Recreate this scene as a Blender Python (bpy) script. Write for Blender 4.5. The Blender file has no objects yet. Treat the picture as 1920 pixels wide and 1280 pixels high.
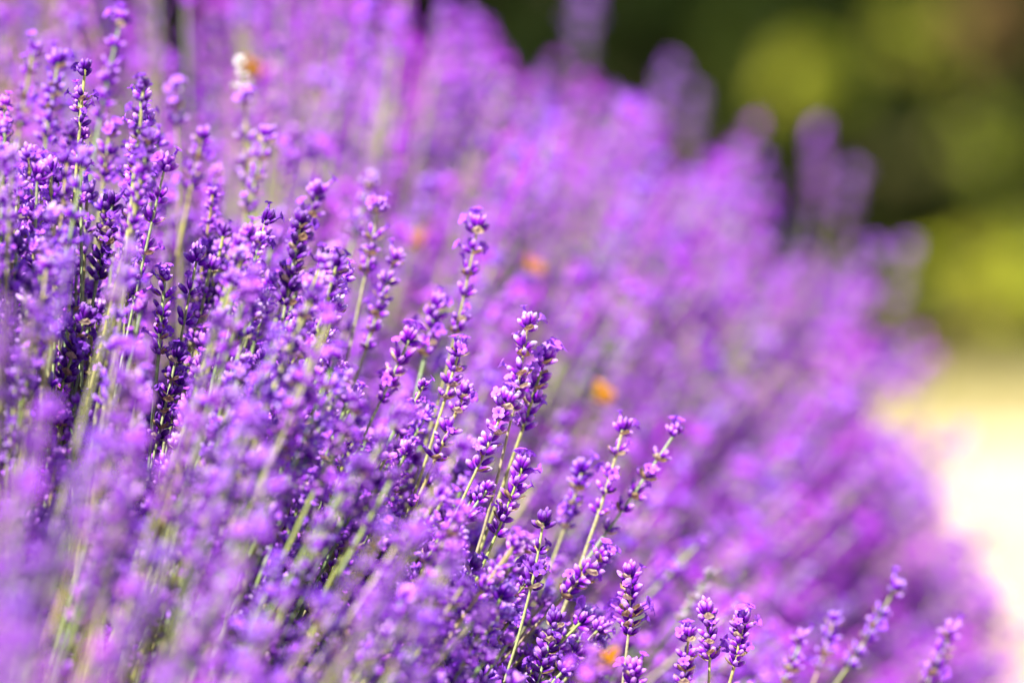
import bpy, math, random
import numpy as np
from mathutils import Vector, Matrix, Quaternion

random.seed(7)
rng = np.random.default_rng(11)
R = math.radians
scene = bpy.context.scene
COL = scene.collection

# ------------------------------------------------------------------ camera
PITCH, CAM_Z, LENS, FOCUS = R(6.0), 1.0, 200.0, 3.10
cam_data = bpy.data.cameras.new('camera')
cam = bpy.data.objects.new('camera', cam_data)
COL.objects.link(cam)
cam.location = (0, 0, CAM_Z)
cam.rotation_euler = (R(90) - PITCH, 0, 0)
cam_data.lens = LENS
cam_data.sensor_width = 36.0
cam_data.clip_start = 0.05
cam_data.clip_end = 3000
cam_data.dof.use_dof = True
cam_data.dof.focus_distance = FOCUS
cam_data.dof.aperture_fstop = 2.6
cam_data.dof.aperture_blades = 0
scene.camera = cam

# ------------------------------------------------------------------ light
SUN_EL, SUN_AZ = R(54), R(212)      # azimuth of the sun seen from above, clockwise from +Y
world = bpy.data.worlds.new('World')
scene.world = world
world.use_nodes = True
wn = world.node_tree.nodes
sky = wn.new('ShaderNodeTexSky')
sky.sky_type = 'NISHITA'
sky.sun_disc = False
sky.sun_elevation = SUN_EL
sky.sun_rotation = SUN_AZ
world.node_tree.links.new(sky.outputs[0], wn['Background'].inputs[0])
wn['Background'].inputs[1].default_value = 0.06
sun_data = bpy.data.lights.new('sun', 'SUN')
sun_data.energy = 5.0
sun_data.angle = R(0.5)
sun_data.color = (1.0, 0.95, 0.86)
sun = bpy.data.objects.new('sun', sun_data)
COL.objects.link(sun)
sd = Vector((math.sin(SUN_AZ) * math.cos(SUN_EL), math.cos(SUN_AZ) * math.cos(SUN_EL), math.sin(SUN_EL)))
sun.rotation_euler = (-sd).to_track_quat('-Z', 'Y').to_euler()
sun.location = sd * 20

scene.view_settings.view_transform = 'Standard'
scene.view_settings.look = 'None'
scene.view_settings.gamma = 1.0
scene.view_settings.exposure = 1.5
scene.cycles.use_denoising = True
scene.cycles.max_bounces = 8
scene.cycles.diffuse_bounces = 4
scene.cycles.transmission_bounces = 4

# ------------------------------------------------------------------ helpers
FWD = np.array([0, math.cos(PITCH), -math.sin(PITCH)])
UPV = np.array([0, math.sin(PITCH), math.cos(PITCH)])
RGT = np.array([1.0, 0, 0])
EYE = np.array([0, 0, CAM_Z])
def at(px, py, d):
    """point of the place seen at photograph pixel px, py at depth d"""
    k = 36.0 / LENS * d / 1920.0
    return EYE + d * FWD + (px - 960) * k * RGT + (640 - py) * k * UPV
def project(P):
    Q = np.asarray(P) - EYE
    d = Q @ FWD
    k = 36.0 / LENS * d / 1920.0
    return 960 + (Q @ RGT) / k, 640 - (Q @ UPV) / k, d

def tag(o, label=None, cat=None, group=None, kind=None):
    for k, v in (('label', label), ('category', cat), ('group', group), ('kind', kind)):
        if v: o[k] = v
    return o
def link(name, data, parent=None):
    o = bpy.data.objects.new(name, data)
    COL.objects.link(o)
    if parent: o.parent = parent
    return o
def make_mesh(name, V, quads, col=None, mats=(), tris=None, smooth=True):
    """V (n,3), quads (m,4), tris (k,3), col (n,3) vertex pigment"""
    me = bpy.data.meshes.new(name)
    V = np.asarray(V, np.float32).reshape(-1, 3)
    quads = np.zeros((0, 4), np.int32) if quads is None else np.asarray(quads, np.int32).reshape(-1, 4)
    tris = np.zeros((0, 3), np.int32) if tris is None else np.asarray(tris, np.int32).reshape(-1, 3)
    nq, nt = len(quads), len(tris)
    me.vertices.add(len(V)); me.vertices.foreach_set('co', V.ravel())
    me.loops.add(nq * 4 + nt * 3)
    me.loops.foreach_set('vertex_index', np.concatenate([quads.ravel(), tris.ravel()]).astype(np.int32))
    me.polygons.add(nq + nt)
    starts = np.concatenate([np.arange(nq) * 4, nq * 4 + np.arange(nt) * 3]).astype(np.int32)
    me.polygons.foreach_set('loop_start', starts)
    if smooth: me.polygons.foreach_set('use_smooth', np.ones(nq + nt, bool))
    me.update(calc_edges=True)
    if col is not None:
        a = me.color_attributes.new('pigment', 'FLOAT_COLOR', 'POINT')
        c = np.ones((len(V), 4), np.float32); c[:, :3] = np.asarray(col, np.float32)
        a.data.foreach_set('color', c.ravel())
    for m in mats: me.materials.append(m)
    return me

class Geo:
    """collects verts, quads, tris and pigments of one mesh"""
    def __init__(s): s.V, s.C, s.Q, s.T, s.n = [], [], [], [], 0
    def add(s, V, Q=None, T=None, C=(1, 1, 1)):
        V = np.asarray(V, float).reshape(-1, 3)
        C = np.asarray(C, float)
        if C.ndim == 1: C = np.tile(C, (len(V), 1))
        s.V.append(V); s.C.append(C)
        if Q is not None and len(Q): s.Q.append(np.asarray(Q).reshape(-1, 4) + s.n)
        if T is not None and len(T): s.T.append(np.asarray(T).reshape(-1, 3) + s.n)
        s.n += len(V)
    def arrays(s):
        return (np.concatenate(s.V), np.concatenate(s.Q) if s.Q else np.zeros((0, 4), int),
                np.concatenate(s.T) if s.T else np.zeros((0, 3), int), np.concatenate(s.C))
    def mesh(s, name, mats, smooth=True):
        V, Q, T, C = s.arrays()
        return make_mesh(name, V, Q, C, mats, T, smooth)

def frame(d):
    d = np.asarray(d, float); d = d / np.linalg.norm(d)
    a = np.array([0, 0, 1.0]) if abs(d[2]) < 0.9 else np.array([1.0, 0, 0])
    u = np.cross(a, d); u /= np.linalg.norm(u)
    return u, np.cross(d, u), d
def tube_faces(nr, ns):
    i, j = np.meshgrid(np.arange(nr - 1), np.arange(ns), indexing='ij')
    j2 = (j + 1) % ns
    return np.stack([i * ns + j, i * ns + j2, (i + 1) * ns + j2, (i + 1) * ns + j], -1).reshape(-1, 4)
def tube(geo, pts, rad, ns=6, col=(1, 1, 1)):
    pts = np.asarray(pts, float); n = len(pts)
    rad = np.broadcast_to(np.asarray(rad, float), (n,))
    T = np.gradient(pts, axis=0)
    u, v, _ = frame(T[n // 2])
    a = np.arange(ns) * 2 * np.pi / ns
    ring = np.cos(a)[:, None] * u + np.sin(a)[:, None] * v
    V = pts[:, None, :] + rad[:, None, None] * ring[None]
    col = np.asarray(col, float)
    C = np.repeat(col, ns, 0) if col.ndim == 2 else col
    geo.add(V, tube_faces(n, ns), None, C)

# ------------------------------------------------------------------ materials
def tissue(name, rough=0.55, transl=0.3, noise=0.25, scale=300.0, sheen=0.0):
    """living plant tissue: pigment from the mesh, a little mottling, some light let through"""
    m = bpy.data.materials.new(name); m.use_nodes = True
    nt = m.node_tree; n = nt.nodes; L = nt.links.new
    p = n['Principled BSDF']; out = n['Material Output']
    at_ = n.new('ShaderNodeAttribute'); at_.attribute_name = 'pigment'
    tc = n.new('ShaderNodeTexCoord'); nz = n.new('ShaderNodeTexNoise')
    nz.inputs['Scale'].default_value = scale; nz.inputs['Detail'].default_value = 2
    L(tc.outputs['Object'], nz.inputs['Vector'])
    mr = n.new('ShaderNodeMapRange')
    mr.inputs['From Min'].default_value = 0.3; mr.inputs['From Max'].default_value = 0.7
    mr.inputs['To Min'].default_value = 1 - noise; mr.inputs['To Max'].default_value = 1 + noise
    L(nz.outputs[0], mr.inputs['Value'])
    mx = n.new('ShaderNodeVectorMath'); mx.operation = 'SCALE'
    L(at_.outputs['Color'], mx.inputs[0]); L(mr.outputs[0], mx.inputs['Scale'])
    L(mx.outputs[0], p.inputs['Base Color'])
    p.inputs['Roughness'].default_value = rough
    p.inputs['Specular IOR Level'].default_value = 0.22
    if sheen:
        p.inputs['Sheen Weight'].default_value = sheen
        p.inputs['Sheen Roughness'].default_value = 0.5
    tr = n.new('ShaderNodeBsdfTranslucent')
    L(mx.outputs[0], tr.inputs['Color'])
    mix = n.new('ShaderNodeMixShader'); mix.inputs[0].default_value = transl
    L(p.outputs[0], mix.inputs[1]); L(tr.outputs[0], mix.inputs[2]); L(mix.outputs[0], out.inputs[0])
    return m
M_FLOWER = tissue('lavender_petal', 0.55, 0.30, 0.25, 900.0, 0.0)
M_STEM = tissue('lavender_stem', 0.6, 0.12, 0.25, 500.0)
M_BRACT = tissue('dry_bract', 0.6, 0.3, 0.35, 900.0)
M_LEAF = tissue('leaf', 0.6, 0.3, 0.3, 60.0)
M_LEAF.node_tree.nodes['Principled BSDF'].inputs['Specular IOR Level'].default_value = 0.1
M_BARK = tissue('bark', 0.85, 0.0, 0.45, 40.0)
M_WING = tissue('orange_wing', 0.5, 0.4, 0.2, 900.0)
M_FUR = tissue('insect_body', 0.7, 0.0, 0.3, 900.0)

def earth(name, c1, c2, c3, scale, fine):
    m = bpy.data.materials.new(name); m.use_nodes = True
    nt = m.node_tree; n = nt.nodes; L = nt.links.new
    p = n['Principled BSDF']; p.inputs['Roughness'].default_value = 0.9
    tc = n.new('ShaderNodeTexCoord')
    a = n.new('ShaderNodeTexNoise'); a.inputs['Scale'].default_value = scale; a.inputs['Detail'].default_value = 5
    b = n.new('ShaderNodeTexNoise'); b.inputs['Scale'].default_value = fine; b.inputs['Detail'].default_value = 4
    L(tc.outputs['Object'], a.inputs['Vector']); L(tc.outputs['Object'], b.inputs['Vector'])
    r = n.new('ShaderNodeValToRGB'); e = r.color_ramp.elements
    e[0].position, e[0].color = 0.35, (*c1, 1); e[1].position, e[1].color = 0.65, (*c3, 1)
    x = e.new(0.5); x.color = (*c2, 1)
    L(a.outputs[0], r.inputs[0])
    mr = n.new('ShaderNodeMapRange'); mr.inputs['From Min'].default_value = 0.3; mr.inputs['From Max'].default_value = 0.7
    mr.inputs['To Min'].default_value = 0.75; mr.inputs['To Max'].default_value = 1.15
    L(b.outputs[0], mr.inputs['Value'])
    mx = n.new('ShaderNodeVectorMath'); mx.operation = 'SCALE'
    L(r.outputs[0], mx.inputs[0]); L(mr.outputs[0], mx.inputs['Scale']); L(mx.outputs[0], p.inputs['Base Color'])
    bp = n.new('ShaderNodeBump'); bp.inputs['Strength'].default_value = 0.5; bp.inputs['Distance'].default_value = 0.02
    L(b.outputs[0], bp.inputs['Height']); L(bp.outputs[0], p.inputs['Normal'])
    return m
M_PATH = earth('pale_sand', (0.34, 0.235, 0.145), (0.50, 0.385, 0.26), (0.60, 0.51, 0.37), 2.6, 45)
M_SOIL = earth('garden_soil', (0.10, 0.08, 0.05), (0.14, 0.11, 0.06), (0.09, 0.10, 0.04), 1.2, 30)

# ------------------------------------------------------------------ ground
def sheet(name, pts, z, mat, sub=1):
    me = bpy.data.meshes.new(name)
    me.from_pydata([(x, y, z) for x, y in pts], [], [tuple(range(len(pts)))])
    me.materials.append(mat)
    return tag(link(name, me), kind='structure')
sheet('ground', [(-900, -900), (900, -900), (900, 900), (-900, 900)], 0.0, M_SOIL)
edge_a, edge_b = [], []
for i in range(41):
    y = -12 + i * 0.54
    edge_a.append((0.05 + 0.16 * (y - 3.1) + 0.05 * math.sin(y * 2.1) + (0 if y > -1 else 0), y))
path_pts = [(x, y) for x, y in edge_a if y <= 4.9] + [(.1, 5.1), (-1.0, 5.3), (-6.0, 5.5), (-6.0, 8.75), (-2.0, 8.9), (0.3, 8.8), (1.0, 8.95), (14.0, 8.95), (14.0, -12.0)]
sheet('sand_path', path_pts, 0.004, M_PATH)

M_DRYG = earth('dry_verge', (0.34, 0.27, 0.11), (0.40, 0.32, 0.14), (0.24, 0.22, 0.07), 3.0, 60)
sheet('verge_ground', [(-6.0, 8.05), (-2.0, 8.15), (0.4, 8.1), (0.9, 8.18), (1.6, 8.1), (14.0, 8.1), (14.0, 9.3), (-6.0, 9.3)], 0.008, M_DRYG)

# ------------------------------------------------------------------ lavender: flower building blocks
DEEP, VIOLET, PALE = np.array([0.12, 0.008, 0.42]), np.array([0.38, 0.020, 0.78]), np.array([0.64, 0.33, 0.93])
LILAC = np.array([0.42, 0.10, 0.88])
TAN = np.array([0.62, 0.42, 0.22])
def calyx(geo, base, d, L, r, lod, rs, tipw=1.0):
    """ribbed bud: closed ovoid tube with a paler downy tip"""
    u, v, d = frame(d)
    if lod == 2: ns, tt, rr = 8, (0, .2, .55, .85, 1.0), (.45, .95, 1.1, .92, .3)
    elif lod == 1: ns, tt, rr = 5, (0, .4, .85, 1.0), (.5, 1.1, .95, .3)
    else: ns, tt, rr = 4, (0, .55, 1.0), (.6, 1.2, .5)
    tt, rr = np.array(tt), np.array(rr) * r
    a = np.arange(ns) * 2 * np.pi / ns + rs.uniform(0, 6)
    rib = np.where(np.arange(ns) % 2 == 0, 1.0, 0.84) if lod == 2 else np.ones(ns)
    ring = (np.cos(a) * rib)[:, None] * u + (np.sin(a) * rib)[:, None] * v
    V = base + (tt * L)[:, None, None] * d + rr[:, None, None] * ring[None]
    w = np.clip((tt - .05) / .6, 0, 1)[:, None]; t2 = (np.clip((tt - .62) / .3, 0, 1) * tipw)[:, None]
    C = DEEP * (1 - w) + VIOLET * w; C = C * (1 - t2) + PALE * t2
    C = C * rs.uniform(.85, 1.15)
    C = np.repeat(C, ns, 0).reshape(len(tt), ns, 3)
    if lod == 2: C[:, 1::2] *= 0.8
    nr = len(tt)
    tip = base + d * (L + r * .25)
    Vall = np.concatenate([V.reshape(-1, 3), tip[None]])
    Call = np.concatenate([C.reshape(-1, 3), C[-1:, 0]])
    j = np.arange(ns)
    T = np.stack([(nr - 1) * ns + j, (nr - 1) * ns + (j + 1) % ns, np.full(ns, nr * ns)], -1)
    geo.add(Vall, tube_faces(nr, ns), T, Call)
    return base + d * L
def corolla(geo, c, d, s, lod, rs, col=LILAC):
    """open two-lipped floret: five rounded lobes on a short throat"""
    u, v, d = frame(d)
    k = 5 if lod else 4
    a0 = rs.uniform(0, 6)
    for i in range(k):
        a = a0 + i * 2 * np.pi / k
        rdir = np.cos(a) * u + np.sin(a) * v
        tdir = -np.sin(a) * u + np.cos(a) * v
        Ls = s * (1.25 if i < 2 else 0.9) * rs.uniform(.85, 1.15)
        w = s * .46
        th = c + rdir * s * .16
        mid = c + d * s * .45 + rdir * Ls * .62
        end = c + d * s * rs.uniform(.25, .55) + rdir * Ls
        cc = col * rs.uniform(.85, 1.2)
        if lod == 2:
            V = [th - tdir * w * .3, th + tdir * w * .3, mid - tdir * w, mid + tdir * w, end - tdir * w * .6, end + tdir * w * .6]
            geo.add(V, [[0, 1, 3, 2], [2, 3, 5, 4]], None, [cc * .75] * 2 + [cc] * 4)
        else:
            V = [th - tdir * w * .35, th + tdir * w * .35, end + tdir * w, end - tdir * w]
            geo.add(V, [[0, 1, 2, 3]], None, cc)
CREAM = np.array([0.82, 0.66, 0.40])
def bract_fan(geo, ang, lod, rs, s=0.0052):
    """dry papery bract cupped under a whorl"""
    col = CREAM if rs.uniform() < .45 else TAN * .8  # cream stands for sunlit bracts, tan for shaded ones
    rd = np.array([math.cos(ang), math.sin(ang), 0]); td = np.array([-math.sin(ang), math.cos(ang), 0])
    up = np.array([0, 0, 1.0])
    b = rd * .0009 - up * .0005
    if lod == 2:
        cols = 5; V, C = [], []
        for r_, (o, h, w) in enumerate(((0, 0, .25), (.45, .18, .62), (.85, .5, .5), (1.05, .78, .08))):
            for q in range(cols):
                f = q / (cols - 1) * 2 - 1
                V.append(b + rd * s * (o - .18 * f * f * (r_ > 0)) + up * s * h + td * s * w * f)
                C.append(col * (0.8 + .3 * (q % 2)) * rs.uniform(.85, 1.1))
        Q = [[r_ * cols + q, r_ * cols + q + 1, (r_ + 1) * cols + q + 1, (r_ + 1) * cols + q] for r_ in range(3) for q in range(cols - 1)]
        geo.add(V, Q, None, C)
    else:
        V = [b, b + rd * s * .6 + up * s * .3 - td * s * .55, b + rd * s * 1.0 + up * s * .7, b + rd * s * .6 + up * s * .3 + td * s * .55]
        geo.add(V, [[0, 1, 2, 3]], None, col * rs.uniform(.8, 1.2))
def whorl(lod, kind, seed, bracts=True):
    """one ring of buds and open florets round the stem, axis +Z, 16 mm across"""
    rs = np.random.default_rng(seed); g = Geo(); gb = Geo()
    n = {'full': 10, 'top': 12, 'sparse': 5}[kind]
    if lod == 0: n = max(4, n - 2)
    for i in range(n):
        a = 2 * np.pi * (i + rs.uniform(-.3, .3)) / n
        if kind == 'top' and i >= 7: tilt, a, z0 = rs.uniform(.1, .45), a * 2.7, .003
        elif i % 2: tilt, z0 = rs.uniform(.35, .7), .0022
        else: tilt, z0 = rs.uniform(.75, 1.15), 0.0
        d = np.array([math.sin(tilt) * math.cos(a), math.sin(tilt) * math.sin(a), math.cos(tilt)])
        base = np.array([math.cos(a) * .0012, math.sin(a) * .0012, z0 + rs.uniform(-.0008, .0008)])
        L = rs.uniform(.0054, .0074); r = rs.uniform(.00122, .00158) * (1.25 if lod == 0 else 1)
        end = calyx(g, base, d, L, r, lod, rs)
        if rs.uniform() < (.29 if kind != 'top' else .18):
            d2 = d + np.array([0, 0, -.1])
            if lod: tube(g, [end - d * .001, end + d * .0022], [.0008, .0007], 5, LILAC * .9)
            corolla(g, end + d * .002, d2, rs.uniform(.0024, .0036), lod, rs)
    if bracts:
        for q in range(2 if lod else 1): bract_fan(gb if lod == 2 else g, rs.uniform(0, 6.28), lod, rs)
    return g, gb

# ------------------------------------------------------------------ lavender: where every stalk grows
AX, AZ, SH, YF = -0.28, 0.10, 0.16, 3.10          # crown axis of the row, its drift to the right per metre
TH = np.radians([-90, -60, -30, -5, 6, 19.5, 26, 36, 44, 58, 75, 95])
RR = np.array([.55, .66, .76, .79, .768, .70, .665, .622, .592, .57, .55, .5])
Y0, Y1 = 1.75, 4.34
def sstep(x):
    x = np.clip(x, 0, 1); return x * x * (3 - 2 * x)
def lump(y, th):
    return (1 + .025 * np.sin(y * 9.1 + th * 3) + .03 * np.sin(y * 5.3 - th * 5 + 1.3)
            - .145 * np.exp(-((y - 3.50) / .19) ** 2) * np.clip((th + .25) * 3, 0, 1)
            + .115 * sstep((2.45 - y) / .45)
            + .02 * np.sin(th * 17 + y * 2)
            - .175 * sstep((3.08 - y) / .40) - .05 * sstep((y - 3.75) / .5) * (1 - 1.1 * sstep((th - .35) / .3))
            - .03 * np.exp(-((y - 3.2) / .12) ** 2))
stalks = []     # dicts: base, ctrl, tip (end of head), hl head length, n whorls, style, tint, size, hero label
def bez(b, c, t, s):
    s = np.asarray(s)[:, None]
    return (1 - s) ** 2 * b + 2 * s * (1 - s) * c + s ** 2 * t

TINTS = {'violet': (1.0, 1.0, 1.0), 'bluish': (.88, 1.0, 1.04), 'magenta': (1.09, .95, 1.0), 'pale': (1.15, 1.6, 1.08), 'dark': (.5, .45, .6), 'white': (1.0, 1.0, 1.0), 'faded': (1.0, 1.0, 1.0)}
heroes = [
 (1108,1218, 1085,1345, 2.88, 5, 'dense', 'magenta', 'soft blurred lavender head under the bright orange butterfly at the bottom edge'),
 (458,168, 463,330, 3.29, 4, 'open', 'pale', 'pale lavender whorls on the straight stem just below the bleached white spike'),
 # tip px,py   head bottom px,py   depth whorls style tint label
 (1180,1062, 1186,1222, 3.10, 7, 'dense', 'violet', 'tallest of the three crisp dark lavender spikes at the bottom edge'),
 (1325,1138, 1338,1268, 3.10, 6, 'dense', 'violet', 'middle one of the three crisp dark lavender spikes at the bottom edge'),
 (1396,1153, 1378,1262, 3.10, 5, 'dense', 'violet', 'rightmost of the three crisp dark lavender spikes at the bottom edge'),
 (1190,1245, 1178,1340, 3.07, 5, 'dense', 'magenta', 'lavender tuft just rising over the bottom edge beneath the tallest crisp spike'),
 (1292,1178, 1284,1300, 3.08, 4, 'open', 'violet', 'thin open lavender spike close to the left side of the middle crisp spike'),
 (1045,1150, 1008,1300, 3.09, 6, 'dense', 'dark', 'dark blue-violet lavender spike in shade at the bottom edge, left of an orange butterfly'),  # its shade is painted in by the dark tint
 (1021,962, 1000,1110, 3.09, 4, 'open', 'dark', 'open lavender spike topped by two dark navy whorls standing apart'),
 (1277,795, 1150,985, 3.17, 6, 'open', 'violet', 'long open lavender spike leaning right, upper one of a pair over the grey-green stems'),
 (1172,788, 1128,965, 3.16, 5, 'open', 'violet', 'upright open lavender spike just left of the long leaning one'),
 (992,592, 968,770, 3.12, 7, 'dense', 'pale', 'pale lavender spike with one small tuft lifted clear above its head'),
 (1025,655, 985,800, 3.14, 6, 'dense', 'violet', 'full lavender spike leaning right behind the pale tufted one'),
 (898,410, 862,620, 3.18, 6, 'open', 'violet', 'tall open lavender spike with cream bracts standing clear of the blurred purple slope'),
 (866,640, 838,740, 3.13, 4, 'open', 'violet', 'small open lavender spike under the tall clear-standing spike'),
 (820,555, 800,660, 3.2, 5, 'dense', 'violet', 'stout lavender head to the left of the tall clear-standing spike'),
 (775,620, 720,740, 3.15, 5, 'dense', 'magenta', 'stout lavender head leaning right below the stout one'),
 (713,372, 690,500, 3.2, 4, 'open', 'violet', 'open lavender spike with a round top tuft on a pale stem'),
 (698,325, 668,430, 3.32, 4, 'open', 'pale', 'soft pale lavender spike behind the round-topped one'),
 (600,350, 562,460, 3.2, 5, 'dense', 'violet', 'lavender spike rising behind the dark plump head'),
 (566,400, 540,560, 3.15, 8, 'dense', 'dark', 'plump dark violet lavender head packed with buds'),
 (745,470, 692,640, 3.2, 6, 'open', 'violet', 'loose lavender spike leaning right beside a dark bare stem'),
 (230,22, 185,215, 3.26, 6, 'open', 'violet', 'tall thin open lavender spike reaching up near the upper left edge'),
 (447,98, 456,162, 3.3, 3, 'slim', 'white', 'bleached white lavender spike glaring in the sun with an orange butterfly behind'),
 (503,240, 468,385, 3.25, 5, 'open', 'violet', 'open lavender spike just right of the bleached white one'),
 (328,148, 332,228, 3.3, 3, 'open', 'pale', 'flat-topped pale lavender head on a straight pale stem'),
 (66,78, 38,225, 3.26, 5, 'open', 'violet', 'lavender spike by the left edge beside a darker one'),
 (112,100, 85,255, 3.22, 6, 'dense', 'bluish', 'darker bluish lavender spike near the upper left corner'),
 (208,228, 195,330, 3.2, 4, 'open', 'violet', 'short lavender spike with a yellow bract under the tall thin one'),
 (382,240, 360,345, 3.25, 4, 'open', 'violet', 'small lavender spike between two pale straight stems'),
 (214,365, 185,510, 3.12, 7, 'dense', 'dark', 'dark navy lavender spike half buried among pale ones at the left'),
 (310,498, 300,650, 3.09, 6, 'open', 'violet', 'very thin crisp lavender spike seen between blurred heads'),
 (165,580, 118,710, 3.07, 6, 'dense', 'dark', 'dark crisp lavender spike in a gap of the blurred left foreground'),
 (335,650, 300,810, 3.09, 6, 'open', 'dark', 'dark stringy lavender spike in a shaded gap'),
 (878,720, 822,850, 3.12, 5, 'dense', 'violet', 'lavender spike leaning right over bare green stems'),
 (958,738, 900,870, 3.11, 6, 'dense', 'pale', 'plump pale lavender head below the tufted spike'),
 (985,860, 935,1000, 3.10, 6, 'dense', 'violet', 'plump violet lavender head right below the plump pale one'),
 (1095,870, 1062,990, 3.2, 5, 'open', 'bluish', 'bluish open lavender spike behind the two dark navy whorls'),
 (1142,1028, 1065,1110, 3.13, 5, 'dense', 'violet', 'lavender spike leaning far right over a thick green stem'),
 (1684,1092, 1590,1265, 3.27, 6, 'open', 'bluish', 'long thin open lavender spike leaning right by itself in front of the blurred slope'),
 (1787,1175, 1735,1300, 3.27, 6, 'dense', 'violet', 'lavender spike nearest the sand at the bottom right'),
 (1566,1150, 1535,1270, 3.27, 4, 'open', 'bluish', 'soft bluish lavender spike with dark nodes left of the long thin one'),
 (1508,1185, 1470,1290, 3.24, 4, 'open', 'violet', 'soft lavender spike with yellow nodes right of the three crisp ones'),
 (1340,1062, 1278,1160, 3.26, 7, 'slim', 'faded', 'faded grey-white lavender spike leaning right behind the three crisp ones'),
 (1532,240, 1540,420, 4.5, 7, 'dense', 'magenta', 'big blurred lavender spike rising alone over the far edge against the dark bushes'),
 (1600,318, 1580,430, 4.55, 4, 'open', 'pale', 'faint blurred lavender spike right beside the big blurred one'),
 (1706,465, 1672,600, 4.5, 4, 'open', 'pale', 'faint blurred lavender spike against the bright yellow-green bush'),
 (1740,678, 1690,770, 4.4, 4, 'dense', 'violet', 'blurred lavender tuft poking out where bushes meet the sand'),
 (1300,172, 1288,270, 4.6, 4, 'open', 'pale', 'faint blurred lavender spike on the far edge left of the big one'),
 (1096,-10, 1092,100, 4.6, 4, 'dense', 'pale', 'blurred lavender spike touching the top edge over the far slope'),
 (1800,1015, 1765,1130, 4.0, 6, 'dense', 'magenta', 'blurred lavender spike pushing out over the bright sand'),
]
butterflies = [
 (474,137, 3.42, 1.0, 'orange butterfly with folded wings just behind the bleached white spike'),
 (779,456, 3.45, 1.0, 'dull orange butterfly resting on blurred lavender left of the tall open spike'),
 (1000,509, 3.50, 1.0, 'pinkish orange butterfly far back on the blurred slope'),
 (1126,746, 3.35, 1.05, 'orange butterfly resting mid slope above the leaning open spikes'),
 (1136,1247, 2.90, 1.0, 'bright orange butterfly beside the tallest crisp spike at the bottom edge'),
]
clear = []      # (px, py, radius px, depth): nothing random may grow in front of these
for h in heroes:
    for f in np.linspace(0, 1, 6):
        near = h[4] < 3.6 and h[7] != 'dark'
        clear.append((h[0] + (h[2] - h[0]) * f, h[1] + (h[3] - h[1]) * f, (46 if f < .4 and near else 34) if h[4] < 3.6 else 40, h[4] + (.22 if near else 0)))
for b in butterflies: clear.append((b[0], b[1], 26, b[2]))
clear = np.array(clear)
def blocked(pts):
    x, y, d = project(pts)
    dx = np.hypot(x[:, None] - clear[None, :, 0], y[:, None] - clear[None, :, 1])
    return bool(np.any((dx < clear[None, :, 2]) & (d[:, None] < clear[None, :, 3] + .02)))

for h in heroes:
    tip, bot = at(h[0], h[1], h[4]), at(h[2], h[3], h[4] + .004)
    hl = np.linalg.norm(tip - bot)
    y = tip[1]
    base = np.array([AX + SH * (y - YF) + rng.uniform(-.04, .04), y + rng.uniform(-.05, .08), AZ + .12])
    d = (tip - bot) / hl
    ln = np.linalg.norm(tip - base)
    # the stalk passes through head bottom and tip; its control point lies back along the head's own direction
    ctrl = tip - d * ln * .55
    stalks.append(dict(b=base, c=ctrl, t=tip, hl=hl, n=h[5], style=h[6], tint=h[7], size={'dense': 1.10, 'open': 1.02, 'slim': .62}[h[6]], label=h[8]))

N = 20000
k = 0
th_all = np.arctan2
while k < N:
    k += 1
    y = rng.uniform(Y0, Y1)
    if rng.uniform() < .24: y = rng.uniform(2.93, 3.3)
    if 2.42 < y < 2.93 and rng.uniform() < .45: continue
    th = rng.uniform(R(-12), R(84)) if rng.uniform() < .84 else rng.uniform(R(-80), R(-12))
    if y > 3.5 and rng.uniform() < .3: th = rng.uniform(R(38), R(80))
    r = np.interp(th, TH, RR) * lump(y, th)
    u = rng.uniform()
    depth_in = (.58 if 2.8 < y < 3.3 else .44) * u ** 1.1
    r *= (.975 if 2.9 < y < 3.4 else .985 if y > 3.6 else 1.02) - depth_in
    # rounded ends of the row
    lean_y = rng.normal(0, .07)
    if y > 3.6 and th < .78: r += .017
    e = max(0, (y - (Y1 - .35)) / .35)
    lean_y += e * .55 * rng.uniform(.2, 1.0)
    s = max(0, (Y0 + .3 - y) / .3); lean_y -= s * .5 * rng.uniform()
    base = np.array([AX + SH * (y - YF) + rng.normal(0, .05), y, AZ + rng.uniform(0, .12)])
    dirv = np.array([math.sin(th), lean_y, math.cos(th)]); dirv /= np.linalg.norm(dirv)
    tip = np.array([AX + SH * (y - YF), y, AZ]) + dirv * r + rng.normal(0, .008, 3)
    ln = np.linalg.norm(tip - base)
    up = np.array([rng.normal(0, .18), rng.normal(0, .1), 1.0])
    hd = dirv * 1.0 + np.array([.28 * np.clip(th * 1.6, 0, 1), 0, 0]) + up * .25 * rng.uniform(.3, 1.5); hd /= np.linalg.norm(hd)
    ctrl = tip - hd * ln * .5
    style = 'dense' if rng.uniform() < .30 else 'open'
    hl = rng.uniform(.032, .056) if style == 'dense' else rng.uniform(.04, .085)
    n = int(round(hl / (.0085 if style == 'dense' else .0165))) + 1
    tint = rng.choice(['violet', 'bluish', 'magenta', 'pale', 'dark'], p=[.46, .16, .18, .08, .12])
    if blocked(bez(base, ctrl, tip, np.linspace(.55, 1, 14))): continue
    stalks.append(dict(b=base, c=ctrl, t=tip, hl=hl, n=n, style=style, tint=tint, size=rng.uniform(.66, .92) * (1.15 if style == 'open' else 1), label=None))

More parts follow.
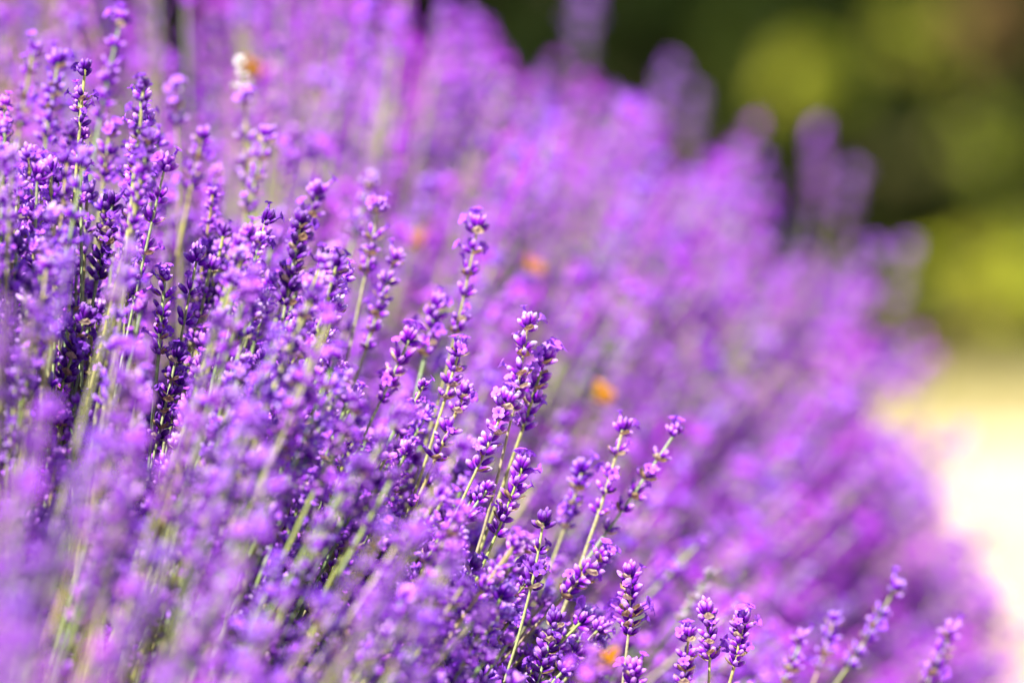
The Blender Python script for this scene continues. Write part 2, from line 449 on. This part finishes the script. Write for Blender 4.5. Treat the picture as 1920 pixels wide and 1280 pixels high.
# whorl placements along every stalk
for s_ in stalks:
    ln = np.linalg.norm(s_['c'] - s_['b']) + np.linalg.norm(s_['t'] - s_['c'])
    f = np.linspace(0, 1, s_['n'])
    if s_['style'] == 'open': f = f ** .85
    else: f = f ** .95
    f = f + np.concatenate([[0], rng.uniform(-.25, .25, max(0, s_['n'] - 2)) / max(1, s_['n'] - 1), [0]])[:s_['n']]
    off = .0075                                     # the tuft itself reaches above its node
    ts = 1 - (off + f * (s_['hl'] - off)) / ln
    P = bez(s_['b'], s_['c'], s_['t'], ts)
    D = 2 * (1 - ts)[:, None] * (s_['c'] - s_['b']) + 2 * ts[:, None] * (s_['t'] - s_['c'])
    D /= np.linalg.norm(D, axis=1)[:, None]
    s_['wp'], s_['wd'] = P, D
    s_['wk'] = ['top' if i == 0 else ('full' if s_['style'] == rng.uniform() < .82 else 'sparse') for i in range(s_['n'])]
    s_['ws'] = s_['size'] * np.clip(rng.normal(1, .08, s_['n']), .8, 1.2)
    s_['wr'] = rng.uniform(0, 2 * np.pi, s_['n'])
    s_['ts'] = ts

# the 300 that show largest: paint the heads back to front and count what stays visible
SW, SHH = 640, 426
ids = np.full((SHH, SW), -1, np.int32)
order = sorted(range(len(stalks)), key=lambda i: -project(stalks[i]['t'][None])[2][0])
yy, xx = np.mgrid[0:SHH, 0:SW]
for i in order:
    s_ = stalks[i]
    x, y, d = project(s_['wp'])
    for q in range(s_['n']):
        rad = .0075 * s_['ws'][q] / (36.0 / LENS * d[q] / SW)
        cx, cy = x[q] / 3, y[q] / 3
        x0, x1, y0, y1 = int(cx - rad), int(cx + rad) + 1, int(cy - rad), int(cy + rad) + 1
        if x1 < 0 or y1 < 0 or x0 >= SW or y0 >= SHH: continue
        x0, y0 = max(0, x0), max(0, y0)
        ids[y0:y1 + 1, x0:x1 + 1] = i
allw = np.concatenate([s_['wp'] for s_ in stalks]); awx, awy, awd = project(allw)
for q, b in enumerate(butterflies):
    near = awd[(np.hypot(awx - b[0], awy - b[1]) < 18) & (awd > b[2] - .05)]
    butterflies[q] = (b[0], b[1], (min(near.min(), b[2] + .15) - .012) if b[2] > 3 else b[2], b[3], b[4])
cnt = np.bincount(ids[ids >= 0], minlength=len(stalks))
n_hero = len(heroes)
rank = [i for i in np.argsort(-cnt) if i >= n_hero and cnt[i] > 0][:300 - n_hero]
single = list(range(n_hero)) + rank
single_set = set(single)
print('stalks', len(stalks), 'visible', int((cnt > 0).sum()), 'smallest single', int(cnt[rank[-1]]))

# ------------------------------------------------------------------ the 300 stalks built one by one
KINDS = ('full', 'top', 'sparse')
hi = {}
def tinted(C, tint):
    C = C * np.array(TINTS[tint])
    if tint == 'white': C = C * .12 + np.array([.80, .78, .72])
    if tint == 'faded': C = C * .15 + np.array([.34, .30, .33])
    return np.clip(C, 0, .9)
def hi_whorl(kind, var, tint):
    key = (kind, var, tint)
    if key not in hi:
        g, gb = whorl(2, kind, 100 + KINDS.index(kind) * 50 + var)
        V, Q, T, C = g.arrays(); a = make_mesh('flower_whorl', V, Q, tinted(C, tint), [M_FLOWER], T)
        V, Q, T, C = gb.arrays(); b = make_mesh('bract', V, Q, C, [M_BRACT], T)
        hi[key] = (a, b)
    return hi[key]
STEMC = np.array([0.36, 0.38, 0.18])
def stem_mesh(s_, ns=7, seg=16):
    g = Geo(); t = np.concatenate([np.linspace(0, s_['ts'][-1], seg), np.linspace(s_['ts'][-1], s_['ts'][0] + .004, 7)[1:]])
    P = bez(s_['b'], s_['c'], s_['t'], t) - s_['b']
    P[1:-8] += rng.normal(0, .0006, P[1:-8].shape)
    c = STEMC * np.array([rng.uniform(.8, 1.25), rng.uniform(.85, 1.15), rng.uniform(.7, 1.3)])
    tube(g, P, np.linspace(.00115, .0008, len(t)) * rng.uniform(.85, 1.1), ns, np.tile(c, (len(t), 1)))
    return g.mesh('stem', [M_STEM])
def zone(px, py, d):
    if d < 2.8: return 'blurred low foreground at the left'
    if d < 3.0: return 'soft front layer before the crisp spikes'
    if d < 3.3: return 'crisp middle layer of the row'
    if d < 3.8: return 'soft layer behind the crisp spikes'
    return 'blurred far slope of the row'
TINTWORD = {'violet': 'violet', 'bluish': 'bluish', 'magenta': 'magenta', 'pale': 'pale', 'dark': 'dark'}
for i in single:
    s_ = stalks[i]
    e = link('lavender_stalk', None); e.location = s_['b']; e.empty_display_size = .02
    px, py, d = project(s_['t'][None]); px, py, d = px[0], py[0], d[0]
    if s_['label']: tag(e, s_['label'], 'lavender', 'lavender stalks that stand out')
    else:
        x2, y2, _ = project(bez(s_['b'], s_['c'], s_['t'], np.array([.8])))
        lean = 'leaning right' if (px - x2[0]) > .45 * (y2[0] - py) else 'standing upright'
        form = 'dense-headed' if s_['style'] == 'dense' else 'open-headed'
        z = zone(px, py, d)
        lab = f"{TINTWORD[s_['tint']]} {form} lavender stalk {lean} in the {z}"
        tag(e, lab, 'lavender', f"{TINTWORD[s_['tint']]} {form} stalks {lean} in the {z}")
    link('stem', stem_mesh(s_), e)
    for q in range(s_['n']):
        a, b = hi_whorl(s_['wk'][q], int(rng.integers(0, 6)), s_['tint'])
        w = link('flower_whorl', a, e)
        rot = Vector(s_['wd'][q]).to_track_quat('Z', 'Y') @ Quaternion((0, 0, 1), s_['wr'][q])
        w.matrix_local = Matrix.LocRotScale(Vector(s_['wp'][q] - s_['b']), rot, Vector((s_['ws'][q],) * 3))
        if s_['label'] and d < 3.4 or rng.uniform() < .25:
            link('bract', b, w)

# ------------------------------------------------------------------ all further stalks of the row: one uncountable mass
rest = [i for i in range(len(stalks)) if i not in single_set]
def basis(D, ang):
    a = np.where(np.abs(D[:, 2:3]) < .9, np.array([[0, 0, 1.0]]), np.array([[1.0, 0, 0]]))
    u = np.cross(a, D); u /= np.linalg.norm(u, axis=1)[:, None]
    v = np.cross(D, u)
    c, s = np.cos(ang)[:, None], np.sin(ang)[:, None]
    return np.stack([c * u + s * v, -s * u + c * v, D], 1)      # rows: local axes in the world
big = Geo()
buckets = {}
for i in rest:
    s_ = stalks[i]
    d = project(s_['t'][None])[2][0]
    lod = 1 if 2.75 < d < 3.6 else 0
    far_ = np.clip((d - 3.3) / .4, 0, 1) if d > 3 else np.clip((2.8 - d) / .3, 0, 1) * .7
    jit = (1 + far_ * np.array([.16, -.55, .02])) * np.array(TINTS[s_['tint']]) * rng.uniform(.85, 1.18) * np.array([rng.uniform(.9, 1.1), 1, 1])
    for q in range(s_['n']):
        buckets.setdefault((lod, s_['wk'][q], int(rng.integers(0, 6))), []).append((s_['wp'][q], s_['wd'][q], s_['ws'][q], s_['wr'][q], jit))
for (lod, kind, var), L in buckets.items():
    g, _ = whorl(lod, kind, 700 + KINDS.index(kind) * 50 + var)
    V, Q, T, C = g.arrays()
    P = np.array([l[0] for l in L]); D = np.array([l[1] for l in L]); S = np.array([l[2] for l in L]); A = np.array([l[3] for l in L]); J = np.array([l[4] for l in L])
    B = basis(D, A)
    W = np.einsum('vk,nkj->nvj', V, B) * S[:, None, None] + P[:, None, :]
    isb = C[:, 2] < C[:, 0]
    CC = np.clip(np.where(isb[None, :, None], C[None], C[None] * J[:, None, :]), 0, .9)
    o = (np.arange(len(L)) * len(V))[:, None, None]
    big.add(W.reshape(-1, 3), (Q[None] + o).reshape(-1, 4), (T[None] + o).reshape(-1, 3), CC.reshape(-1, 3))
ns, seg = 4, 8
tt = np.linspace(0, 1, seg)
B0 = np.array([stalks[i]['b'] for i in rest]); C0 = np.array([stalks[i]['c'] for i in rest]); T0 = np.array([stalks[i]['t'] for i in rest])
T0 = T0 - (T0 - C0) / np.linalg.norm(T0 - C0, axis=1)[:, None] * .007
sp = ((1 - tt) ** 2)[None, :, None] * B0[:, None] + (2 * tt * (1 - tt))[None, :, None] * C0[:, None] + (tt ** 2)[None, :, None] * T0[:, None]
Bs = basis((T0 - B0) / np.linalg.norm(T0 - B0, axis=1)[:, None], np.zeros(len(rest)))
ang = np.arange(ns) * 2 * np.pi / ns
ring = np.cos(ang)[None, :, None] * Bs[:, 0:1] + np.sin(ang)[None, :, None] * Bs[:, 1:2]
SV = sp[:, :, None, :] + (.00095 * ring)[:, None]
sc_ = STEMC * np.array([.9, .95, .8]) * (1 + rng.uniform(-.25, .25, (len(rest), 3)) * np.array([1, .5, 1]))
SC = np.broadcast_to(sc_[:, None, None, :], SV.shape)
SF = tube_faces(seg, ns)[None] + (np.arange(len(rest)) * ns * seg)[:, None, None]
big2 = Geo(); big2.add(SV.reshape(-1, 3), SF.reshape(-1, 4), None, SC.reshape(-1, 3))
V1, Q1, T1, C1 = big.arrays(); V2, Q2, T2, C2 = big2.arrays()
me = make_mesh('lavender_stalks', np.concatenate([V1, V2]), np.concatenate([Q1, Q2 + len(V1)]), np.concatenate([C1, C2]), [M_FLOWER, M_STEM], T1)
mi = np.zeros(len(Q1) + len(Q2) + len(T1), np.int32); mi[len(Q1):len(Q1) + len(Q2)] = 1
me.polygons.foreach_set('material_index', mi)
tag(link('lavender_stalks', me), 'countless purple lavender flower spikes massed together along the row', 'lavender', kind='stuff')
print('mass verts', len(V1) + len(V2))

# narrow grey-green leaves at the heart of the row
n = 16000
y = rng.uniform(Y0 - .1, Y1 + .15, n); th = rng.uniform(R(-85), R(88), n)
r = np.interp(th, TH, RR) * rng.uniform(.18, .66, n)
P = np.stack([AX + SH * (y - YF) + np.sin(th) * r, y, AZ - .02 + np.cos(th) * r], 1)
D = np.stack([np.sin(th) + rng.normal(0, .35, n), rng.normal(0, .4, n), np.cos(th) + rng.uniform(0, .6, n)], 1)
D /= np.linalg.norm(D, axis=1)[:, None]
B = basis(D, rng.uniform(0, 6.28, n))
Lf = rng.uniform(.03, .055, n)[:, None]; wf = rng.uniform(.0018, .0032, n)[:, None]
LV = np.stack([P - B[:, 0] * wf * .5, P + B[:, 0] * wf * .5, P + D * Lf * .55 + B[:, 0] * wf, P + D * Lf * .55 - B[:, 0] * wf,
               P + D * Lf + B[:, 1] * .004 + B[:, 0] * wf * .3, P + D * Lf + B[:, 1] * .004 - B[:, 0] * wf * .3], 1)
LQ = np.array([[0, 1, 2, 3], [3, 2, 4, 5]])[None] + (np.arange(n) * 6)[:, None, None]
LC = np.repeat(np.array([.20, .24, .11]) * rng.uniform(.7, 1.25, (n, 1)), 6, 0)
tag(link('lavender_leaves', make_mesh('lavender_leaves', LV.reshape(-1, 3), LQ.reshape(-1, 4), LC, [M_LEAF])),
    'narrow grey-green leaves and shoots deep inside the lavender row', 'leaves', kind='stuff')

# ------------------------------------------------------------------ butterflies
def wing_mesh(outline, th, col, rim):
    g = Geo(); P = np.array(outline); c = P.mean(0); n = len(P)
    for s, off in ((1, th / 2), (-1, -th / 2)):
        V = [[off, c[0], c[1]]] + [[off + .0001 * s, *(c + (p - c) * .72)] for p in P] + [[off * .4, *p] for p in P]
        C = [col] + [col] * n + [rim] * n
        Q = [[1 + i, 1 + (i + 1) % n, 1 + n + (i + 1) % n, 1 + n + i] for i in range(n)]
        T = [[0, 1 + i, 1 + (i + 1) % n] for i in range(n)]
        g.add(V, Q, T, C)
    return g.mesh('wing', [M_WING])
for px, py, d, sc, lab in butterflies:
    e = link('orange_butterfly', None); tag(e, lab, 'butterfly', 'orange butterflies on the lavender')
    e.location = at(px, py + 8, d); e.scale = (sc,) * 3
    e.rotation_euler = (R(rng.uniform(-15, 15)), R(rng.uniform(-20, 20)), R(rng.choice([-1, 1]) * rng.uniform(60, 110)))
    g = Geo(); tube(g, [(0, -.006, -.001), (0, -.004, .0002), (0, -.001, .0006), (0, .002, .0008), (0, .0042, .001), (0, .0055, .0012)], [.0003, .0009, .0010, .0013, .0010, .0003], 8, (.16, .09, .04))
    link('body', g.mesh('body', [M_FUR]), e)
    orange, rim = np.array([.95, .43, .03]), np.array([.75, .30, .03])
    fore = [(.002, .001), (.004, .004), (.0055, .0095), (.005, .0125), (.003, .0118), (-.001, .008), (-.001, .002)]
    hind = [(.0015, .0005), (.0005, .0065), (-.0025, .0095), (-.006, .008), (-.0065, .0035), (-.004, .0008)]
    for s in (1, -1):
        for o, k_ in ((fore, 1.0), (hind, .9)):
            w = link('wing', wing_mesh(o, .00025, orange * k_, rim), e)
            w.location = (s * .0007, 0, 0); w.rotation_euler = (0, R(s * 11), 0)
        g = Geo(); tube(g, [(s * .0004, .005, .0016), (s * .0013, .0075, .0036), (s * .002, .0095, .005), (s * .0021, .0101, .0053)], [.00012, .0001, .00012, .0003], 5, (.1, .06, .03))
        link('antenna', g.mesh('antenna', [M_FUR]), e)

# ------------------------------------------------------------------ bushes beyond the path, and trees added to shade them
def leaf_cloud(n, centre, radii, size, cols, rs, gaps=.0, clumps=26):
    """leaf-sized faces gathered in clumps through a crown's volume"""
    cc = rs.normal(0, 1, (clumps, 3)); cc /= np.linalg.norm(cc, axis=1)[:, None]
    cc *= rs.uniform(.45, 1.0, (clumps, 1)) ** .6
    cr = rs.uniform(.16, .34, clumps)
    w = rs.integers(0, clumps, n)
    q = rs.normal(0, 1, (n, 3)); q /= np.linalg.norm(q, axis=1)[:, None]
    P = cc[w] + q * (cr[w] * rs.uniform(.3, 1, n) ** .5)[:, None]
    nrm = q + np.array([0, 0, .6]) + rs.normal(0, .5, (n, 3))
    nrm /= np.linalg.norm(nrm, axis=1)[:, None]
    P = np.asarray(centre) + P * np.asarray(radii)
    B = basis(nrm, rs.uniform(0, 6.28, n))
    L = size * rs.uniform(.6, 1.3, (n, 1)); W = L * .5
    V = np.stack([P - B[:, 0] * L, P + B[:, 1] * W + B[:, 2] * L * .15, P + B[:, 0] * L, P - B[:, 1] * W + B[:, 2] * L * .15], 1)
    Q = np.arange(n * 4).reshape(n, 4)
    cols = np.asarray(cols)
    cl = cols[rs.integers(0, len(cols), clumps)][w] * rs.uniform(.75, 1.25, (n, 1))
    return V.reshape(-1, 3), Q, np.repeat(cl, 4, 0)
def shrub(name, label, cat, group, base, radii, n, size, cols, seed, clumps=26, stems=5, lift=.95):
    rs = np.random.default_rng(seed)
    e = link(name, None); e.location = base; tag(e, label, cat, group)
    c = (0, 0, radii[2] * lift)
    V, Q, C = leaf_cloud(n, c, radii, size, cols, rs, clumps=clumps)
    V[:, 2] = np.maximum(V[:, 2], .01)
    link('foliage', make_mesh('foliage', V, Q, C, [M_LEAF], smooth=False), e)
    for s in range(stems):
        a = s * 6.28 / stems + rs.uniform(-.4, .4); g = Geo()
        t = np.linspace(0, 1, 7)[:, None]
        end = np.array([math.cos(a) * radii[0] * .55, math.sin(a) * radii[1] * .55, radii[2] * rs.uniform(.9, 1.4)])
        P = t * end * np.array([1, 1, 0]) * t + t * end * np.array([0, 0, 1]) + rs.normal(0, .01, (7, 3)) * t
        tube(g, P, np.linspace(.018, .005, 7), 7, (.16, .11, .06))
        link('stem', g.mesh('stem', [M_BARK]), e)
    return e
def ground_at(px, y):
    """ground point under photo column px at distance y"""
    return ((px - 960) * 36.0 / LENS * y / 1920.0, y, 0.0)
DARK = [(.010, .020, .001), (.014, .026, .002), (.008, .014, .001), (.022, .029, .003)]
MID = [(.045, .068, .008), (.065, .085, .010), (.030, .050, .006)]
OLIVE_SUNLIT = [(.38, .39, .04), (.28, .33, .03), (.44, .42, .06)]  # sunlight on foliage painted in as a lighter leaf pigment
LIME = [(.44, .44, .03), (.36, .40, .03), (.46, .44, .05)]
DRY = [(.28, .17, .07), (.22, .13, .05), (.16, .12, .04)]
sg = 'bushes beyond the sand path'
def z_at(py, y):
    return CAM_Z - y * (math.tan(PITCH) + (py - 640) * 36.0 / LENS / 1920.0)
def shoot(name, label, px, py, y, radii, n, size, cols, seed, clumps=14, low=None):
    """upright bush whose leafy top stands at photograph height py, darker leaves below, sun and shade put into the pigment"""
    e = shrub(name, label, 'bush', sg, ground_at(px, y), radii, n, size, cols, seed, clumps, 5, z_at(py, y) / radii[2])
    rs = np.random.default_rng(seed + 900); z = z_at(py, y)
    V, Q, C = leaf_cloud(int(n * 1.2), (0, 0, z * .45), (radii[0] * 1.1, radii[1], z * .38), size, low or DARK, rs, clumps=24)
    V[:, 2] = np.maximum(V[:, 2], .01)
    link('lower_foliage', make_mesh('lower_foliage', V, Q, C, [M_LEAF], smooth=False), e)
shrub('lime_shrub', 'low bright yellow-green bush catching the sun at the far edge of the sand', 'bush', sg, ground_at(1860, 9.3), (.145, .16, .085), 3000, .016, LIME, 1, 20, 4, 1.2)
shrub('green_shrub', 'low dull green bush at the edge of the sand, beside the yellow-green one', 'bush', sg, ground_at(1660, 9.1), (.13, .18, .085), 1800, .015, MID, 2, 14, 4)
shrub('green_shrub', 'low brownish green bush at the foot of the bright yellow-green one', 'bush', sg, ground_at(1850, 9.0), (.17, .12, .05), 1500, .014, [(.12, .11, .02), (.09, .09, .02), (.15, .12, .03)], 12, 14, 4)
shrub('dark_shrub', 'dark green bush behind the far edge of the lavender', 'bush', sg, ground_at(1290, 10.0), (.38, .3, .40), 4200, .022, DARK * 3 + OLIVE_SUNLIT[1:2], 3, 44)  # olive clumps paint sunlit patches into the dark crown
shrub('dark_shrub', 'dark green bush rising behind the yellow-green one', 'bush', sg, ground_at(1760, 10.1), (.36, .3, .33), 4200, .022, DARK * 3 + OLIVE_SUNLIT[1:2], 4, 44)  # sunlit patches painted in as olive clumps here too
shoot('olive_shrub', 'upright bush with a rounded olive top coloured as sunlit among dark green ones', 1530, 135, 9.3, (.075, .085, .062), 900, .02, OLIVE_SUNLIT, 5, 7)
shoot('olive_shrub', 'upright bush with a small olive top left of the dry brown one', 1730, 45, 9.6, (.085, .10, .06), 900, .016, OLIVE_SUNLIT + MID, 7)
shoot('dry_shrub', 'upright bush with a dry brown top in the upper right corner', 1865, 40, 9.6, (.07, .09, .08), 1300, .016, DRY, 6)
shoot('green_shrub', 'upright bush with a dull brownish green top over the yellow-green one', 1690, 330, 9.5, (.09, .10, .06), 700, .016, [(.10, .085, .03), (.07, .075, .02)], 8)
shoot('green_shrub', 'mid green bush close behind the far lavender edge, left of the olive-topped one', 1390, 120, 9.6, (.12, .12, .09), 900, .018, MID, 9)
for i, (px, y_, lab) in enumerate(((900, 12.2, 'broad dark hedge bush hidden mostly behind the lavender crest'), (1260, 12.6, 'broad dark hedge bush behind the gap over the far edge of the lavender'),
                                  (1640, 12.3, 'broad dark hedge bush behind the rounded olive bush'), (2010, 12.7, 'broad dark hedge bush behind the dry brown bush'),
                                  (500, 12.5, 'broad dark hedge bush behind the lavender crest, second from the left end'), (60, 12.6, 'broad dark hedge bush at the left end, behind the lavender'), (2400, 12.4, 'broad dark hedge bush at the right end beyond the frame'))):
    shrub('hedge_bush', lab, 'bush', 'broad dark bushes at the back', ground_at(px, y_), (.62, .5, .95), 9000, .03, DARK + MID[2:], 20 + i, 40, 6)
n = 5000; rs = np.random.default_rng(77)
P = np.stack([rs.uniform(-1.5, 2.6, n), 8.12 + 1.1 * rs.uniform(0, 1, n) ** .7, np.full(n, .008)], 1)
D = np.stack([rs.normal(0, .4, n), rs.normal(0, .4, n), np.ones(n)], 1); D /= np.linalg.norm(D, axis=1)[:, None]
B = basis(D, rs.uniform(0, 6.28, n)); Lg = rs.uniform(.02, .07, (n, 1))
GV = np.stack([P - B[:, 0] * .002, P + B[:, 0] * .002, P + D * Lg + B[:, 1] * Lg * .3], 1)
GC = np.repeat(np.array([.36, .31, .11]) * rs.uniform(.7, 1.2, (n, 1)) * np.where(rs.uniform(0, 1, (n, 1)) < .3, np.array([[.5, .8, .4]]), 1), 3, 0)
tag(link('dry_grass', make_mesh('dry_grass', GV.reshape(-1, 3), None, GC, [M_LEAF], np.arange(n * 3).reshape(n, 3))),
    'short dry yellowish grass along the far edge of the sand', 'grass', kind='stuff')
def tree(label, base, h, rad, seed):  # unseen tree, added so its crown throws broken shade on the bushes
    rs = np.random.default_rng(seed)
    e = link('added_shade_tree', None); e.location = base; tag(e, label, 'tree', 'added trees shading the bushes')
    g = Geo(); t = np.linspace(0, 1, 9)
    P = np.stack([.08 * np.sin(t * 3), .05 * np.cos(t * 4) - .05, t * h * .75], 1)
    tube(g, P, np.linspace(.13, .04, 9), 10, (.14, .10, .065))
    tr = g.mesh('trunk', [M_BARK]); to = link('trunk', tr, e)
    for s in range(7):
        a = s * .9 + rs.uniform(-.3, .3); z0 = h * rs.uniform(.38, .7); g = Geo()
        t = np.linspace(0, 1, 6)[:, None]
        P = np.array([0, 0, z0]) + t * np.array([math.cos(a) * rad * .75, math.sin(a) * rad * .75, h * .22]) + rs.normal(0, .03, (6, 3)) * t
        tube(g, P, np.linspace(.05, .012, 6), 7, (.14, .10, .065))
        link('limb', g.mesh('limb', [M_BARK]), to)
    V, Q, C = leaf_cloud(15000, (0, 0, h * .78), (rad, rad, h * .34), .05, [(.045, .07, .014), (.06, .085, .02), (.035, .055, .012)], rs, clumps=60)
    link('crown', make_mesh('crown', V, Q, C, [M_LEAF], smooth=False), e)
tree('added tall tree, unseen, whose crown shades the bushes from above the picture', (-.9, 10.9, 0), 4.2, 1.6, 51)
tree('second added tree, unseen, standing to the right, over the dry brown bush', (2.1, 10.9, 0), 4.6, 1.7, 52)
